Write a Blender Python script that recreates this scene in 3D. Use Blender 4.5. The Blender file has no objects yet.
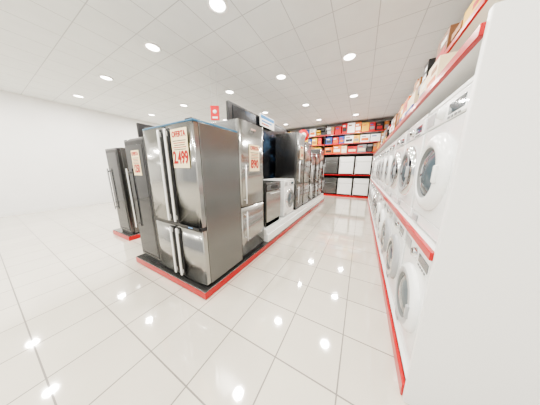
import bpy, bmesh, math, random
from mathutils import Vector, Matrix
random.seed(7)
scene = bpy.context.scene
COL = scene.collection

# ---------------------------------------------------------------- materials
def mat(name, col, rough=0.5, metal=0.0, emit=None, es=0.0, noise=None, coat=0.0, var=0.04):
    m = bpy.data.materials.new(name); m.use_nodes = True
    nt = m.node_tree; b = nt.nodes['Principled BSDF']
    b.inputs['Base Color'].default_value = (*col, 1)
    b.inputs['Roughness'].default_value = rough
    b.inputs['Metallic'].default_value = metal
    b.inputs['Coat Weight'].default_value = coat
    if emit:
        b.inputs['Emission Color'].default_value = (*emit, 1)
        b.inputs['Emission Strength'].default_value = es
    if noise:
        sc, amt = noise
        tc = nt.nodes.new('ShaderNodeTexCoord'); mp = nt.nodes.new('ShaderNodeMapping')
        mp.inputs['Scale'].default_value = sc
        n = nt.nodes.new('ShaderNodeTexNoise'); n.inputs['Scale'].default_value = 1.0
        n.inputs['Detail'].default_value = 4
        r = nt.nodes.new('ShaderNodeMapRange')
        r.inputs['To Min'].default_value = max(0.02, rough-amt); r.inputs['To Max'].default_value = rough+amt
        nt.links.new(tc.outputs['Object'], mp.inputs['Vector'])
        nt.links.new(mp.outputs['Vector'], n.inputs['Vector'])
        nt.links.new(n.outputs['Fac'], r.inputs['Value'])
        nt.links.new(r.outputs['Result'], b.inputs['Roughness'])
        mx = nt.nodes.new('ShaderNodeMix'); mx.data_type = 'RGBA'
        mx.inputs['A'].default_value = (*[c*(1-var) for c in col], 1)
        mx.inputs['B'].default_value = (*[min(1, c*(1+var)) for c in col], 1)
        nt.links.new(n.outputs['Fac'], mx.inputs['Factor'])
        nt.links.new(mx.outputs['Result'], b.inputs['Base Color'])
    return m

M_STEEL = mat('brushed_steel', (0.38, 0.38, 0.365), 0.19, 1.0, noise=((120, 120, 1.2), 0.05), var=0.07)
M_STEELD = mat('brushed_steel_dark', (0.14, 0.14, 0.14), 0.22, 0.95, noise=((120, 120, 1.2), 0.05))
M_SILV = mat('silver_paint', (0.185, 0.187, 0.183), 0.27, 0.85)
M_CHROME = mat('chrome', (0.75, 0.76, 0.77), 0.12, 1.0)
M_HANDLE = mat('handle_satin', (0.88, 0.89, 0.88), 0.25, 0.4)
M_BLACK = mat('black_plastic', (0.010, 0.010, 0.012), 0.35)
M_BGLASS = mat('black_glass', (0.006, 0.007, 0.010), 0.06, 0.0)
M_DGLASS = mat('door_glass', (0.09, 0.12, 0.14), 0.06, 0.0, coat=0.6)
M_GREY = mat('grey_plastic', (0.18, 0.19, 0.19), 0.4)
M_LGREY = mat('light_grey_plastic', (0.40, 0.41, 0.42), 0.3)
M_WHITE = mat('white_enamel', (0.88, 0.90, 0.89), 0.22, coat=0.3)
M_WHITE2 = mat('white_laminate', (0.86, 0.86, 0.84), 0.35)
M_RED = mat('red_lacquer', (0.46, 0.002, 0.005), 0.28, coat=0.2)
M_REDG = mat('red_sign', (0.55, 0.003, 0.010), 0.4, emit=(0.8, 0.01, 0.02), es=0.05)
M_BLUET = mat('blue_top', (0.03, 0.14, 0.25), 0.3)
M_TAG = mat('tag_paper', (0.88, 0.75, 0.48), 0.6)
M_TAGRED = mat('tag_red_ink', (0.40, 0.006, 0.006), 0.6)
M_BLUEINK = mat('tag_blue_ink', (0.05, 0.25, 0.55), 0.6)
M_DARKP = mat('dark_panel', (0.009, 0.009, 0.011), 0.35)
M_DARKR = mat('dark_backboard', (0.030, 0.015, 0.013), 0.5)
M_LAMP = mat('lamp_face', (1, 1, 1), 0.4, emit=(1.0, 0.96, 0.88), es=16)
M_LED = mat('display_blue', (0.05, 0.1, 0.2), 0.3, emit=(0.2, 0.5, 0.9), es=0.8)
BOXC = [mat('carton_'+n, c, 0.55) for n, c in dict(
    brown=(0.33, 0.15, 0.05), orange=(0.60, 0.13, 0.01), white=(0.82, 0.80, 0.74), red=(0.46, 0.008, 0.012),
    blue=(0.02, 0.08, 0.32), yellow=(0.70, 0.42, 0.03), grey=(0.22, 0.22, 0.23), black=(0.015, 0.015, 0.015),
    cream=(0.78, 0.64, 0.42), white_b=(0.84, 0.84, 0.82), white_c=(0.82, 0.84, 0.85), brown_b=(0.20, 0.09, 0.04)).items()]

def grid_mat(name, c1, c2, cm, size, mortar, rough, spec=0.5, coat=0.0):
    m = bpy.data.materials.new(name); m.use_nodes = True
    nt = m.node_tree; b = nt.nodes['Principled BSDF']
    tc = nt.nodes.new('ShaderNodeTexCoord'); br = nt.nodes.new('ShaderNodeTexBrick')
    br.offset = 0; br.squash = 1
    br.inputs['Scale'].default_value = 1
    br.inputs['Brick Width'].default_value = size; br.inputs['Row Height'].default_value = size
    br.inputs['Mortar Size'].default_value = mortar; br.inputs['Mortar Smooth'].default_value = 0.1
    br.inputs['Color1'].default_value = (*c1, 1); br.inputs['Color2'].default_value = (*c2, 1)
    br.inputs['Mortar'].default_value = (*cm, 1)
    nt.links.new(tc.outputs['Object'], br.inputs['Vector'])
    n = nt.nodes.new('ShaderNodeTexNoise'); n.inputs['Scale'].default_value = 3.0; n.inputs['Detail'].default_value = 6
    nt.links.new(tc.outputs['Object'], n.inputs['Vector'])
    mr = nt.nodes.new('ShaderNodeMapRange'); mr.inputs['To Min'].default_value = 0.93; mr.inputs['To Max'].default_value = 1.05
    nt.links.new(n.outputs['Fac'], mr.inputs['Value'])
    mx = nt.nodes.new('ShaderNodeVectorMath'); mx.operation = 'MULTIPLY'
    nt.links.new(br.outputs['Color'], mx.inputs[0]); nt.links.new(mr.outputs['Result'], mx.inputs[1])
    nt.links.new(mx.outputs['Vector'], b.inputs['Base Color'])
    r2 = nt.nodes.new('ShaderNodeMapRange'); r2.inputs['To Min'].default_value = rough; r2.inputs['To Max'].default_value = 0.6
    nt.links.new(br.outputs['Fac'], r2.inputs['Value']); nt.links.new(r2.outputs['Result'], b.inputs['Roughness'])
    b.inputs['Specular IOR Level'].default_value = spec
    b.inputs['Coat Weight'].default_value = coat
    b.inputs['Coat Roughness'].default_value = 0.03
    b.inputs['Coat IOR'].default_value = 1.7
    return m
M_FLOOR = grid_mat('polished_floor_tile', (0.68, 0.64, 0.55), (0.64, 0.60, 0.52), (0.20, 0.18, 0.16), 0.45, 0.005, 0.06, 0.9, 0.7)
M_CEIL = grid_mat('ceiling_panels', (0.80, 0.82, 0.81), (0.78, 0.80, 0.79), (0.50, 0.51, 0.51), 0.6, 0.006, 0.6, 0.3)
M_WALL = mat('wall_paint', (0.88, 0.88, 0.87), 0.6, noise=((2, 2, 2), 0.05))

# ---------------------------------------------------------------- mesh builder
class MB:
    def __init__(s): s.bm = bmesh.new(); s.mats = []
    def mi(s, m):
        if m not in s.mats: s.mats.append(m)
        return s.mats.index(m)
    def box(s, x0, x1, y0, y1, z0, z1, m, bev=0.0, seg=2):
        vs = [s.bm.verts.new(p) for p in [(x0,y0,z0),(x1,y0,z0),(x1,y1,z0),(x0,y1,z0),(x0,y0,z1),(x1,y0,z1),(x1,y1,z1),(x0,y1,z1)]]
        fs = [s.bm.faces.new([vs[i] for i in f]) for f in [(3,2,1,0),(4,5,6,7),(0,1,5,4),(1,2,6,5),(2,3,7,6),(3,0,4,7)]]
        k = s.mi(m)
        for f in fs: f.material_index = k
        if bev > 0:
            es = list({e for f in fs for e in f.edges})
            r = bmesh.ops.bevel(s.bm, geom=es, offset=bev, segments=seg, profile=0.5, affect='EDGES', clamp_overlap=True)
            for f in r['faces']: f.material_index = k; f.smooth = True
    def door(s, x0, x1, yf, yb, z0, z1, m, bow=0.012, n=14):
        """door slab whose front face is gently bowed across its width"""
        k = s.mi(m); A = []; B_ = []
        for i in range(n+1):
            t = i/n; x = x0+(x1-x0)*t
            e = abs(2*t-1)
            y = yf - bow*(1-e**2) + (0.010*max(0, (e-0.9)/0.1)**2)
            A.append((s.bm.verts.new((x, y, z0)), s.bm.verts.new((x, y, z1))))
            B_.append((s.bm.verts.new((x, yb, z0)), s.bm.verts.new((x, yb, z1))))
        def F(v, sm=False):
            f = s.bm.faces.new(v); f.material_index = k; f.smooth = sm
        for i in range(n):
            F([A[i][0], A[i+1][0], A[i+1][1], A[i][1]], True)
            F([B_[i][0], B_[i][1], B_[i+1][1], B_[i+1][0]])
            F([A[i][1], A[i+1][1], B_[i+1][1], B_[i][1]]); F([A[i][0], B_[i][0], B_[i+1][0], A[i+1][0]])
        F([A[0][0], A[0][1], B_[0][1], B_[0][0]]); F([A[n][0], B_[n][0], B_[n][1], A[n][1]])
    def lathe(s, cx, cy, cz, prof, m, axis='Y', seg=32, ms=None):
        rings = []
        for r, h in prof:
            ring = []
            for i in range(seg):
                a = 2*math.pi*i/seg
                rr = max(r, 1e-4)
                if axis == 'Y': p = (cx+rr*math.cos(a), cy-h, cz+rr*math.sin(a))
                elif axis == 'X': p = (cx+h, cy+rr*math.cos(a), cz+rr*math.sin(a))
                else: p = (cx+rr*math.cos(a), cy+rr*math.sin(a), cz+h)
                ring.append(s.bm.verts.new(p))
            rings.append(ring)
        for j in range(len(rings)-1):
            k = s.mi(ms[j] if ms else m)
            for i in range(seg):
                f = s.bm.faces.new([rings[j][i], rings[j][(i+1)%seg], rings[j+1][(i+1)%seg], rings[j+1][i]])
                f.material_index = k; f.smooth = True
    def rod(s, p, q, r, m, seg=12):
        p, q = Vector(p), Vector(q); d = (q-p); L = d.length
        mt = Matrix.Translation((p+q)/2) @ d.to_track_quat('Z', 'Y').to_matrix().to_4x4()
        r_ = bmesh.ops.create_cone(s.bm, cap_ends=True, segments=seg, radius1=r, radius2=r, depth=L, matrix=mt)
        k = s.mi(m)
        for f in {f for v in r_['verts'] for f in v.link_faces}:
            f.material_index = k; f.smooth = len(f.verts) == 4
    def mesh(s, name):
        bmesh.ops.recalc_face_normals(s.bm, faces=s.bm.faces)
        me = bpy.data.meshes.new(name); s.bm.to_mesh(me); s.bm.free()
        for m in s.mats: me.materials.append(m)
        return me
    def obj(s, name, loc=(0,0,0), rot=0.0):
        return place(s.mesh(name), name, loc, rot)

def place(me, name, loc=(0,0,0), rot=0.0, parent=None):
    o = bpy.data.objects.new(name, me); COL.objects.link(o)
    o.location = loc; o.rotation_euler = (0, 0, math.radians(rot))
    if parent: o.parent = parent
    return o

def text(parent, s, x, z, size, m, y=-0.004, sx=1.0):
    cu = bpy.data.curves.new('lettering', 'FONT'); cu.body = s; cu.size = size
    cu.align_x = 'CENTER'; cu.align_y = 'CENTER'; cu.extrude = 0.0008; cu.offset = size*0.035
    cu.materials.append(m)
    o = bpy.data.objects.new('lettering', cu); COL.objects.link(o)
    o.parent = parent; o.location = (x, y, z); o.rotation_euler = (math.pi/2, 0, 0); o.scale = (sx, 1, 1)
    return o

def tag(parent, x, z, w, h, y, top, price, px=1.0):
    b = MB(); b.box(-w/2, w/2, -0.003, 0, -h/2, h/2, M_TAG)
    for i in range(5):
        zz = h*0.20 - i*h*0.055
        ww = w*(0.40 - 0.04*((i*7) % 3))
        b.box(-ww, ww, -0.0042, -0.003, zz-h*0.009, zz+h*0.009, M_TAGRED if i % 2 else M_BLACK)
    o = place(b.mesh('price_tag'), 'price_tag', (x, y, z), 0, parent)
    text(o, top, 0, h*0.36, h*0.19, M_TAGRED, sx=min(1, w/h*1.2))
    text(o, price, 0, -h*0.24, h*0.44, M_TAGRED, sx=px)
    return o

# ---------------------------------------------------------------- room shell
CZ = 3.7
XL, XR, YB, YF = -9.5, 1.12, 9.9, -4.0
def slab(name, x0, x1, y0, y1, z0, z1, m):
    b = MB(); b.box(x0, x1, y0, y1, z0, z1, m); return b.obj(name)
slab('floor', XL-0.2, XR+0.2, YF, YB+0.2, -0.1, 0.0, M_FLOOR)
slab('ceiling', XL-0.2, XR+0.2, YF, YB+0.2, CZ, CZ+0.1, M_CEIL)
slab('wall_left', XL-0.2, XL, YF, YB, 0, CZ, M_WALL)
slab('wall_right', XR, XR+0.2, YF, YB, 0, CZ, M_WALL)
slab('wall_back', XL-0.2, XR+0.2, YB, YB+0.2, 0, CZ, M_WALL)
slab('baseboard_left', XL, XL+0.015, YF, YB, 0, 0.1, M_WHITE2)

# ---------------------------------------------------------------- plinths
b = MB()
PX0, PX1, PY0, PY1 = -2.97, -1.38, 1.02, 7.7
b.box(PX0+0.02, PX1-0.02, PY0+0.02, PY1-0.02, 0.0, 0.088, M_RED)
b.box(PX0, PX1, PY0, PY1, 0.008, 0.088, M_RED, 0.004)
b.box(PX0+0.004, PX1-0.004, PY0+0.004, PY1-0.004, 0.088, 0.10, M_SILV, 0.003)
b.obj('display_plinth')
b = MB()
b.box(-2.15, -1.40, 2.46, 7.66, 0.10, 0.24, M_WHITE, 0.006)
b.box(-2.15, -1.43, 2.46, 7.64, 0.24, 0.34, M_WHITE, 0.006)
b.obj('raised_display_step')

# ---------------------------------------------------------------- four door fridge
def fridge4():
    W, D, H = 0.92, 0.66, 1.80; b = MB(); dd = 0.065
    b.box(-W/2, W/2, dd+0.008, D, 0.02, H-0.01, M_SILV, 0.006)
    b.box(-W/2+0.01, W/2-0.01, dd-0.005, dd+0.02, 0.03, H-0.02, M_BLACK)
    b.box(-W/2, W/2, 0.01, D-0.01, H-0.012, H+0.008, M_BLUET, 0.006)
    zs = 0.70
    for sx in (-1, 1):
        xa, xb = (-W/2, -0.004) if sx < 0 else (0.004, W/2)
        b.door(xa, xb, 0.006, dd, 0.04, zs-0.012, M_STEEL, 0.010)
        b.door(xa, xb, 0.006, dd, zs+0.03, H-0.018, M_STEEL, 0.010)
        xc = sx*0.060
        for z0, z1 in ((0.06, zs-0.03), (zs+0.05, H-0.05)):
            lo, hi = sorted((sx*0.014, sx*0.098))
            b.box(lo, hi, -0.009, 0.010, z0-0.005, z1+0.005, M_BLACK, 0.002)
            b.box(xc-0.015, xc+0.015, -0.040, -0.018, z0, z1, M_HANDLE, 0.009, 3)
            b.box(xc-0.011, xc+0.011, -0.022, -0.006, z0+0.02, z0+0.07, M_HANDLE, 0.003)
            b.box(xc-0.011, xc+0.011, -0.022, -0.006, z1-0.07, z1-0.02, M_HANDLE, 0.003)
    b.box(-W/2+0.005, W/2-0.005, 0.0, dd, zs-0.012, zs+0.030, M_BLACK, 0.003)
    b.box(0.09, W/2-0.02, -0.012, 0.01, zs-0.002, zs+0.030, M_BGLASS, 0.002)
    b.box(0.26, 0.33, -0.0135, -0.01, zs+0.008, zs+0.018, M_LED)
    for x in (-0.38, 0.38):
        b.lathe(x, 0.10, 0.0, [(0.0, 0), (0.022, 0), (0.022, 0.03), (0.0, 0.03)], M_BLACK, 'Z', 16)
        b.lathe(x, D-0.08, 0.0, [(0.0, 0), (0.022, 0), (0.022, 0.03), (0.0, 0.03)], M_BLACK, 'Z', 16)
        b.box(x-0.05, x+0.05, 0.02, 0.12, H, H+0.022, M_BLACK, 0.004)
    b.box(-W/2+0.02, W/2-0.02, 0.03, 0.06, 0.012, 0.04, M_BLACK)
    return b.mesh('four_door_fridge')
f4 = place(fridge4(), 'four_door_fridge', (-1.875, 1.07, 0.10), 0)
tag(f4, 0.255, 1.545, 0.26, 0.38, -0.006, 'OFERTA', '2.499', 0.66)

def glassfridge():
    W, D, H = 0.52, 0.66, 1.74; b = MB(); dd = 0.055
    b.box(-W/2, W/2, dd+0.006, D, 0.02, H, M_SILV, 0.006)
    b.box(-W/2, W/2, 0, dd, 0.05, H-0.01, M_STEELD, 0.010, 3)
    b.box(-W/2+0.022, W/2-0.022, -0.004, 0.01, 0.08, H-0.04, M_BLACK, 0.003)
    b.box(-W/2+0.05, W/2-0.05, -0.007, 0.0, 0.12, H-0.09, M_BGLASS, 0.002)
    b.box(-W/2+0.05, -W/2+0.08, -0.055, -0.032, 0.5, 1.35, M_CHROME, 0.008, 3)
    for z in (0.54, 1.28): b.box(-W/2+0.055, -W/2+0.075, -0.034, -0.004, z, z+0.03, M_CHROME, 0.002)
    b.box(-W/2+0.02, W/2-0.02, 0.02, 0.08, 0.0, 0.05, M_BLACK)
    b.box(-W/2+0.02, W/2-0.02, 0.5, 0.6, 0.0, 0.03, M_BLACK)
    return b.mesh('glass_door_fridge')
GFM = glassfridge()
gf = place(GFM, 'glass_door_fridge', (-2.625, 1.09, 0.10), 0)
tag(gf, 0.02, 1.42, 0.20, 0.32, -0.008, 'OFERTA', '1250', 0.55)

def combi(W, D, H, split, body, door, hside=-1, hl=0.45):
    b = MB(); dd = 0.06
    b.box(-W/2, W/2, dd+0.006, D, 0.02, H, body, 0.006)
    b.box(-W/2+0.008, W/2-0.008, dd-0.01, dd+0.01, 0.04, H-0.02, M_BLACK)
    b.door(-W/2, W/2, 0.006, dd, 0.06, split-0.008, door, 0.010)
    b.door(-W/2, W/2, 0.006, dd, split+0.008, H-0.005, door, 0.010)
    x = hside*(W/2-0.06)
    for z0, z1 in ((split-0.06-hl, split-0.06), (split+0.06, split+0.06+hl*1.2)):
        b.rod((x, -0.045, z0), (x, -0.045, z1), 0.012, M_HANDLE, 14)
        for z in (z0+0.05, z1-0.05): b.rod((x, -0.045, z), (x, 0.004, z), 0.008, M_HANDLE, 10)
    b.box(-W/2+0.02, W/2-0.02, 0.02, 0.08, 0.0, 0.06, M_BLACK)
    b.box(-W/2+0.02, W/2-0.02, D-0.1, D-0.04, 0.0, 0.03, M_BLACK)
    b.box(-0.06, 0.06, -0.006, 0.002, H-0.10, H-0.075, M_CHROME)
    return b.mesh('fridge_freezer')
cA = combi(0.62, 0.64, 1.98, 0.80, M_SILV, M_STEEL)
o = place(cA, 'fridge_freezer', (-1.43, 2.08, 0.10), 90)
tag(o, 0.02, 1.50, 0.26, 0.38, -0.005, 'OFERTA', '890', 0.8)
cB = combi(0.60, 0.64, 2.00, 0.70, M_STEELD, M_SILV)
o = place(cB, 'fridge_freezer', (-1.46, 4.40, 0.34), 90)
tag(o, 0.0, 1.52, 0.26, 0.34, -0.005, 'OFERTA', '749', 0.85)
cC = combi(0.60, 0.62, 1.86, 0.68, M_SILV, M_STEEL, 1)
place(cC, 'fridge_freezer', (-1.46, 5.06, 0.34), 90)
cD = combi(0.60, 0.62, 1.62, 0.60, M_STEELD, M_STEELD)
place(cD, 'fridge_freezer', (-1.46, 5.72, 0.34), 90)
o = place(cD, 'fridge_freezer', (-1.46, 6.38, 0.34), 90)
place(cC, 'fridge_freezer', (-1.46, 7.04, 0.34), 90)

def dishwasher(body, front):
    b = MB(); W, D, H = 0.60, 0.6, 0.85
    b.box(-W/2, W/2, 0.03, D, 0.01, H-0.03, body, 0.004)
    b.box(-W/2, W/2, 0.0, D, H-0.035, H, body, 0.006)
    b.box(-W/2+0.003, W/2-0.003, 0, 0.03, 0.10, H-0.16, front, 0.008)
    b.box(-W/2+0.003, W/2-0.003, -0.002, 0.03, H-0.15, H-0.04, M_STEELD if front is not M_WHITE else M_WHITE, 0.006)
    b.box(-0.14, 0.14, -0.004, 0.0, H-0.115, H-0.065, M_BLACK, 0.001)
    b.rod((-0.2, -0.035, H-0.20), (0.2, -0.035, H-0.20), 0.010, M_HANDLE)
    for x in (-0.17, 0.17): b.rod((x, -0.035, H-0.20), (x, 0.002, H-0.20), 0.007, M_HANDLE, 8)
    b.box(-W/2+0.01, W/2-0.01, 0.03, 0.06, 0.0, 0.10, M_BLACK)
    return b.mesh('dishwasher')
place(dishwasher(M_SILV, M_STEEL), 'dishwasher', (-1.47, 2.84, 0.34), 90)

# ---------------------------------------------------------------- washing machine
def washer(ring, rin, body=M_WHITE, kn=1):
    b = MB(); W, D, H = 0.61, 0.56, 0.86
    b.box(-W/2, W/2, 0.012, D, 0.015, H-0.035, body, 0.006)
    b.box(-W/2, W/2, 0.0, D, H-0.032, H, body, 0.008)
    b.box(-W/2, W/2, 0.0, 0.03, 0.10, H-0.155, body, 0.008)
    b.box(-W/2, W/2, -0.006, 0.03, H-0.150, H-0.036, body, 0.008)
    b.box(-W/2, W/2, 0.006, 0.03, 0.018, 0.095, body, 0.006)
    b.box(-W/2+0.02, -W/2+0.17, -0.010, 0, H-0.135, H-0.055, M_LGREY, 0.004)
    b.box(0.07, 0.25, -0.008, 0, H-0.125, H-0.065, M_DGLASS, 0.002)
    b.lathe(0.0, -0.006, H-0.095, [(0.036, 0), (0.034, 0.012), (0.026, 0.028), (0.0, 0.030)], M_CHROME if kn else body, 'Y', 24)
    for i in range(4): b.box(0.08+i*0.04, 0.10+i*0.04, -0.010, -0.006, H-0.148, H-0.136, M_GREY)
    cz = 0.405
    pr = [(0.245, -0.004), (0.245, 0.012), (0.230, 0.030), (0.206, 0.042), (0.180, 0.046), (0.164, 0.040), (0.152, 0.024),
          (0.135, 0.026), (0.10, 0.042), (0.05, 0.052), (0.0, 0.054)]
    ms = [ring, ring, ring, rin, rin, M_GREY, M_DGLASS, M_DGLASS, M_DGLASS, M_DGLASS]
    b.lathe(0, 0, cz, pr, ring, 'Y', 40, ms)
    b.box(0.178, 0.208, -0.058, -0.036, cz-0.05, cz+0.05, rin, 0.008)
    b.box(-0.25, -0.15, -0.004, 0.004, 0.03, 0.08, M_LGREY, 0.003)
    for x in (-0.24, 0.24):
        for y in (0.06, D-0.06):
            b.lathe(x, y, 0, [(0, 0), (0.02, 0), (0.02, 0.02), (0, 0.02)], M_BLACK, 'Z', 12)
    return b.mesh('washing_machine')
WM = [washer(M_WHITE, M_LGREY), washer(M_CHROME, M_LGREY), washer(M_WHITE, M_WHITE, kn=0), washer(M_LGREY, M_CHROME)]
WS = washer(M_CHROME, M_GREY)
place(WS, 'washing_machine', (-1.47, 3.62, 0.34), 90)

# ---------------------------------------------------------------- right rack
RX = 0.365; RY0, RY1 = 1.10, 8.45
b = MB()
b.box(RX+0.02, 1.10, RY0, RY1, 0.0, 0.07, M_WHITE2)
b.box(RX, RX+0.03, RY0, RY1, 0.0, 0.09, M_RED, 0.004)
b.box(RX+0.02, 1.10, RY0, RY1, 0.07, 0.09, M_WHITE2)
for z in (1.01, 2.02):
    b.box(RX+0.015, 1.10, RY0, RY1, z-0.035, z, M_WHITE2)
    b.box(RX-0.004, RX+0.02, RY0, RY1, z-0.042, z+0.004, M_RED, 0.003)
b.box(1.08, 1.11, RY0, RY1, 0, 2.9, M_WHITE2)
b.box(RX+0.01, 1.10, RY0-0.03, RY0, 0, 2.06, M_WHITE2, 0.004)
b.box(RX+0.01, 1.10, RY1, RY1+0.03, 0, 2.06, M_WHITE2, 0.004)
b.box(0.62, 1.09, RY0, RY1, 2.56, 2.59, M_WHITE2)
b.box(0.61, 0.63, RY0, RY1, 2.55, 2.595, M_RED, 0.003)
for i in range(7):
    y = RY0 + 0.0 + i*(RY1-RY0-0.04)/6
    b.box(1.04, 1.09, y, y+0.04, 0, 2.9, M_GREY)
b.obj('appliance_rack')
n = 11; step = (RY1-RY0-0.06)/n
for row, z in enumerate((0.09, 1.014)):
    for i in range(n):
        y = RY0+0.03+step*(i+0.5)
        place(WM[(i*3+row*2+i//2) % 4], 'washing_machine', (RX+0.045, y, z), -90)

# ---------------------------------------------------------------- box collections
def cartons(name, along, a0, a1, f0, depth, z, hmin, hmax, sgn=1, wr=(0.16, 0.42), gap=(0.01, 0.04)):
    b = MB(); a = a0
    while a < a1-0.15:
        w = random.uniform(*wr); w = min(w, a1-a)
        h = random.uniform(hmin, hmax); d = depth*random.uniform(0.6, 0.95); o = random.uniform(0, 0.04)
        c = random.choice(BOXC); c2 = random.choice(BOXC)
        def bx(u0, u1, v0, v1, z0, z1, m, bev=0.0):
            lo, hi = sorted((f0+sgn*v0, f0+sgn*v1))
            if along == 'X': b.box(u0, u1, lo, hi, z0, z1, m, bev)
            else: b.box(lo, hi, u0, u1, z0, z1, m, bev)
        t = random.random()
        if t < 0.72:
            bx(a, a+w, o, o+d, z, z+h, c, 0.003)
            bx(a+w*0.12, a+w*0.88, o-0.002, o+0.01, z+h*0.2, z+h*0.55, c2)
            bx(a+w*0.12, a+w*0.6, o-0.002, o+0.01, z+h*0.68, z+h*0.82, random.choice(BOXC))
        elif t < 0.86:
            bx(a, a+w, o, o+d, z, z+h*0.5, c, 0.003)
            bx(a+0.01, a+w*0.94, o+0.01, o+d, z+h*0.5, z+h, c2, 0.003)
            bx(a+w*0.2, a+w*0.7, o-0.002, o+0.01, z+h*0.12, z+h*0.36, c2)
        else:
            w2 = min(w, 0.2)
            bx(a, a+w2, o, o+d*0.8, z, z+0.04, M_BLACK, 0.004)
            bx(a, a+w2, o+d*0.45, o+d*0.8, z+0.04, z+h*0.8, c, 0.006)
            bx(a, a+w2, o+0.01, o+d*0.8, z+h*0.62, z+h*0.85, c, 0.006)
            w = w2
        a += w + random.uniform(*gap)
    return b.obj(name)
cartons('boxed_small_appliances', 'Y', RY0+0.75, RY1-0.05, RX+0.06, 0.5, 2.024, 0.22, 0.44)
cartons('boxed_small_appliances', 'Y', RY0+0.75, RY1-0.05, 0.66, 0.38, 2.595, 0.2, 0.38)

# ---------------------------------------------------------------- back rack
BX0, BX1, BY = -6.2, 1.05, 9.2
b = MB()
b.box(BX0, BX1, 9.82, 9.88, 0, 3.62, M_DARKR)
b.box(BX0, BX1, BY+0.02, 9.82, 0, 0.08, M_DARKR); b.box(BX0, BX1, BY, BY+0.02, 0, 0.09, M_RED)
for z, y in ((1.14, BY), (2.20, BY), (2.68, BY+0.1), (3.15, BY+0.1)):
    b.box(BX0, BX1, y+0.015, 9.82, z-0.035, z, M_WHITE2 if z > 2 else M_DARKR)
    b.box(BX0, BX1, y, y+0.02, z-0.04, z+0.003, M_RED, 0.002)
for x in (BX0, -4.0, -1.86, BX1-0.03):
    b.box(x, x+0.03, BY+0.1, 9.83, 0, 3.60, M_DARKR)
b.obj('shelving_unit')
def minifridge(W, H, body):
    b = MB(); D = 0.55
    b.box(-W/2, W/2, 0.055, D, 0.01, H, body, 0.006)
    b.box(-W/2, W/2, 0, 0.05, 0.05, H*0.70, body, 0.012, 3)
    b.box(-W/2, W/2, 0, 0.05, H*0.70+0.012, H-0.004, body, 0.012, 3)
    b.box(-W/2+0.01, W/2-0.01, 0.03, 0.06, 0.06, H-0.02, M_GREY)
    b.box(-W/2+0.03, -W/2+0.05, -0.02, 0.0, H*0.45, H*0.66, M_LGREY, 0.004)
    b.box(-W/2+0.03, -W/2+0.05, -0.02, 0.0, H*0.74, H*0.86, M_LGREY, 0.004)
    b.box(-W/2+0.02, W/2-0.02, 0.02, D-0.03, 0, 0.05, M_BLACK)
    return b.mesh('compact_fridge')
MFW = minifridge(0.66, 0.88, M_WHITE); MFS = minifridge(0.66, 0.88, M_SILV); DW = dishwasher(M_WHITE, M_WHITE)
for row, z in enumerate((0.08, 1.14)):
    x = -1.45
    for i, me in enumerate([MFS, MFW, MFW]):
        place(me, 'compact_fridge', (x + i*0.74, BY+0.06, z), 0)
    for i in range(5):
        me = [MFW, DW, MFS][(i+row) % 3]
        place(me, 'dishwasher' if me is DW else 'compact_fridge', (-2.35-i*0.72 - (0.1 if i > 1 else 0), BY+0.06, z), 0)
for z, y, hh in ((2.203, BY+0.02, 0.43), (2.683, BY+0.12, 0.42), (3.153, BY+0.12, 0.46)):
    cartons('boxed_small_appliances', 'X', -1.80, BX1-0.05, y, 0.55, z, hh*0.7, hh)
    cartons('boxed_small_appliances', 'X', -3.95, -1.9, y, 0.55, z, hh*0.7, hh)
    cartons('boxed_small_appliances', 'X', BX0+0.05, -4.05, y, 0.55, z, hh*0.7, hh)

# ---------------------------------------------------------------- dark backdrop with poster
M_POST = bpy.data.materials.new('night_poster'); M_POST.use_nodes = True
nt = M_POST.node_tree; bs = nt.nodes['Principled BSDF']
tc = nt.nodes.new('ShaderNodeTexCoord'); mp = nt.nodes.new('ShaderNodeMapping'); mp.inputs['Scale'].default_value = (1, 0.9, 1.8)
ns = nt.nodes.new('ShaderNodeTexNoise'); ns.inputs['Scale'].default_value = 1.3; ns.inputs['Detail'].default_value = 3
cr = nt.nodes.new('ShaderNodeValToRGB')
cr.color_ramp.elements[0].position = 0.5; cr.color_ramp.elements[0].color = (0.004, 0.005, 0.008, 1)
cr.color_ramp.elements[1].position = 0.85; cr.color_ramp.elements[1].color = (0.06, 0.13, 0.24, 1)
nt.links.new(tc.outputs['Object'], mp.inputs['Vector']); nt.links.new(mp.outputs['Vector'], ns.inputs['Vector'])
nt.links.new(ns.outputs['Fac'], cr.inputs['Fac']); nt.links.new(cr.outputs['Color'], bs.inputs['Base Color'])
bs.inputs['Roughness'].default_value = 0.25
b = MB()
b.box(-2.26, -2.20, 2.45, 5.0, 0.10, 2.64, M_DARKP, 0.004)
b.box(-2.20, -2.19, 2.55, 4.95, 0.9, 2.60, M_POST)
b.obj('backdrop_panel')
b = MB()
b.box(-0.34, 0.34, -0.01, 0.01, 0.0, 0.26, M_WHITE2, 0.003)
b.box(-0.32, 0.32, -0.012, -0.01, 0.17, 0.24, M_BLUEINK)
b.box(-0.28, 0.20, -0.012, -0.01, 0.10, 0.13, M_BLUEINK); b.box(-0.28, 0.05, -0.012, -0.01, 0.04, 0.065, M_TAGRED)
b.box(-0.3, -0.26, 0.01, 0.05, 0.05, 0.2, M_GREY); b.box(0.26, 0.3, 0.01, 0.05, 0.05, 0.2, M_GREY)
b.obj('brand_sign', (-2.14, 3.75, 2.42), 90)

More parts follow.
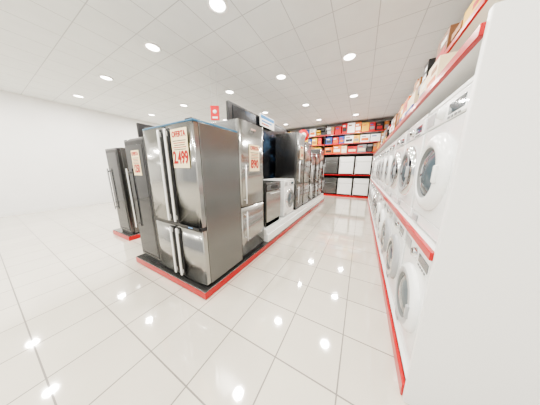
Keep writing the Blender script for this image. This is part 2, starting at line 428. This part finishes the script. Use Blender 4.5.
# left-hand row with its own dark backdrop
b = MB()
b.box(-4.78, -4.0, 1.32, 8.0, 0.0, 0.086, M_RED, 0.004); b.box(-4.77, -4.01, 1.33, 7.99, 0.085, 0.10, M_SILV, 0.003)
b.obj('display_plinth')
b = MB()
b.box(-4.77, -4.71, 2.10, 7.95, 0.10, 2.50, M_DARKP, 0.004)
b.obj('backdrop_panel')
cE = combi(0.60, 0.64, 1.80, 0.70, M_WHITE, M_WHITE)
cF = combi(0.60, 0.62, 1.72, 0.65, M_SILV, M_STEELD)
place(GFM, 'glass_door_fridge', (-4.29, 1.39, 0.10), 0)
for i in range(8):
    place([cF, cE, cC][i % 3], 'fridge_freezer', (-4.05, 2.42+i*0.66, 0.10), 90)

# ---------------------------------------------------------------- signs
b = MB()
b.box(-0.10, 0.10, -0.012, 0.012, -0.16, 0.16, M_REDG, 0.004)
b.lathe(0, -0.012, 0.03, [(0.045, 0.002), (0.045, 0.004), (0.0, 0.004)], M_WHITE2, 'Y', 20)
b.box(-0.06, 0.06, -0.016, -0.012, -0.12, -0.08, M_WHITE2)
for x in (-0.07, 0.07): b.rod((x, 0, 0.16), (x, 0, 0.95), 0.003, M_LGREY, 8)
b.obj('hanging_fire_sign', (-3.22, 3.1, CZ-0.95), 35)
b = MB()
b.lathe(0, 0, 0, [(0.0, 0.02), (0.16, 0.02), (0.17, 0.01), (0.17, -0.01), (0.16, -0.02), (0.0, -0.02)], M_REDG, 'Y', 28)
b.lathe(0, -0.02, 0, [(0.08, 0.001), (0.08, 0.004), (0.0, 0.004)], M_WHITE2, 'Y', 24)
b.rod((0, 0, -0.16), (0, 0, -0.21), 0.01, M_GREY)
b.box(-0.06, 0.06, -0.03, 0.03, -0.222, -0.205, M_GREY, 0.003)
b.obj('round_promo_sign', (-1.64, 5.06, 2.20+0.224), 45)

# ---------------------------------------------------------------- ceiling lamps
def lampmesh():
    b = MB()
    b.lathe(0, 0, 0, [(0.15, 0.0), (0.15, -0.012), (0.115, -0.018), (0.105, -0.004)], M_WHITE2, 'Z', 28)
    b.lathe(0, 0, 0, [(0.105, -0.004), (0.0, -0.004)], M_LAMP, 'Z', 28)
    return b.mesh('recessed_downlight')
LM = lampmesh()
LD = bpy.data.lights.new('downlight_lamp', 'AREA'); LD.shape = 'DISK'; LD.size = 0.2; LD.energy = 50; LD.color = (1.0, 0.96, 0.90)
for x in (-8.1, -5.9, -3.7, -2.0, -0.45):
    for y in (-2.4, 0.0, 2.1, 4.2, 6.3, 8.4):
        o = place(LM, 'recessed_downlight', (x, y, CZ))
        l = bpy.data.objects.new('lamp', LD); COL.objects.link(l); l.parent = o; l.location = (0, 0, -0.03)

w = bpy.data.worlds.new('World'); scene.world = w; w.use_nodes = True
w.node_tree.nodes['Background'].inputs['Color'].default_value = (1.0, 0.99, 0.97, 1)
w.node_tree.nodes['Background'].inputs['Strength'].default_value = 0.9
try:
    scene.view_settings.look = 'AgX - Medium High Contrast'
except Exception:
    pass

# ---------------------------------------------------------------- camera
cam = bpy.data.cameras.new('camera'); co = bpy.data.objects.new('camera', cam); COL.objects.link(co)
cam.lens = 36*163/540; cam.sensor_width = 36; cam.clip_start = 0.02
co.location = (0, 0, 1.45)
co.rotation_euler = (math.radians(90-11.8), 0, math.radians(28.9))
scene.camera = co
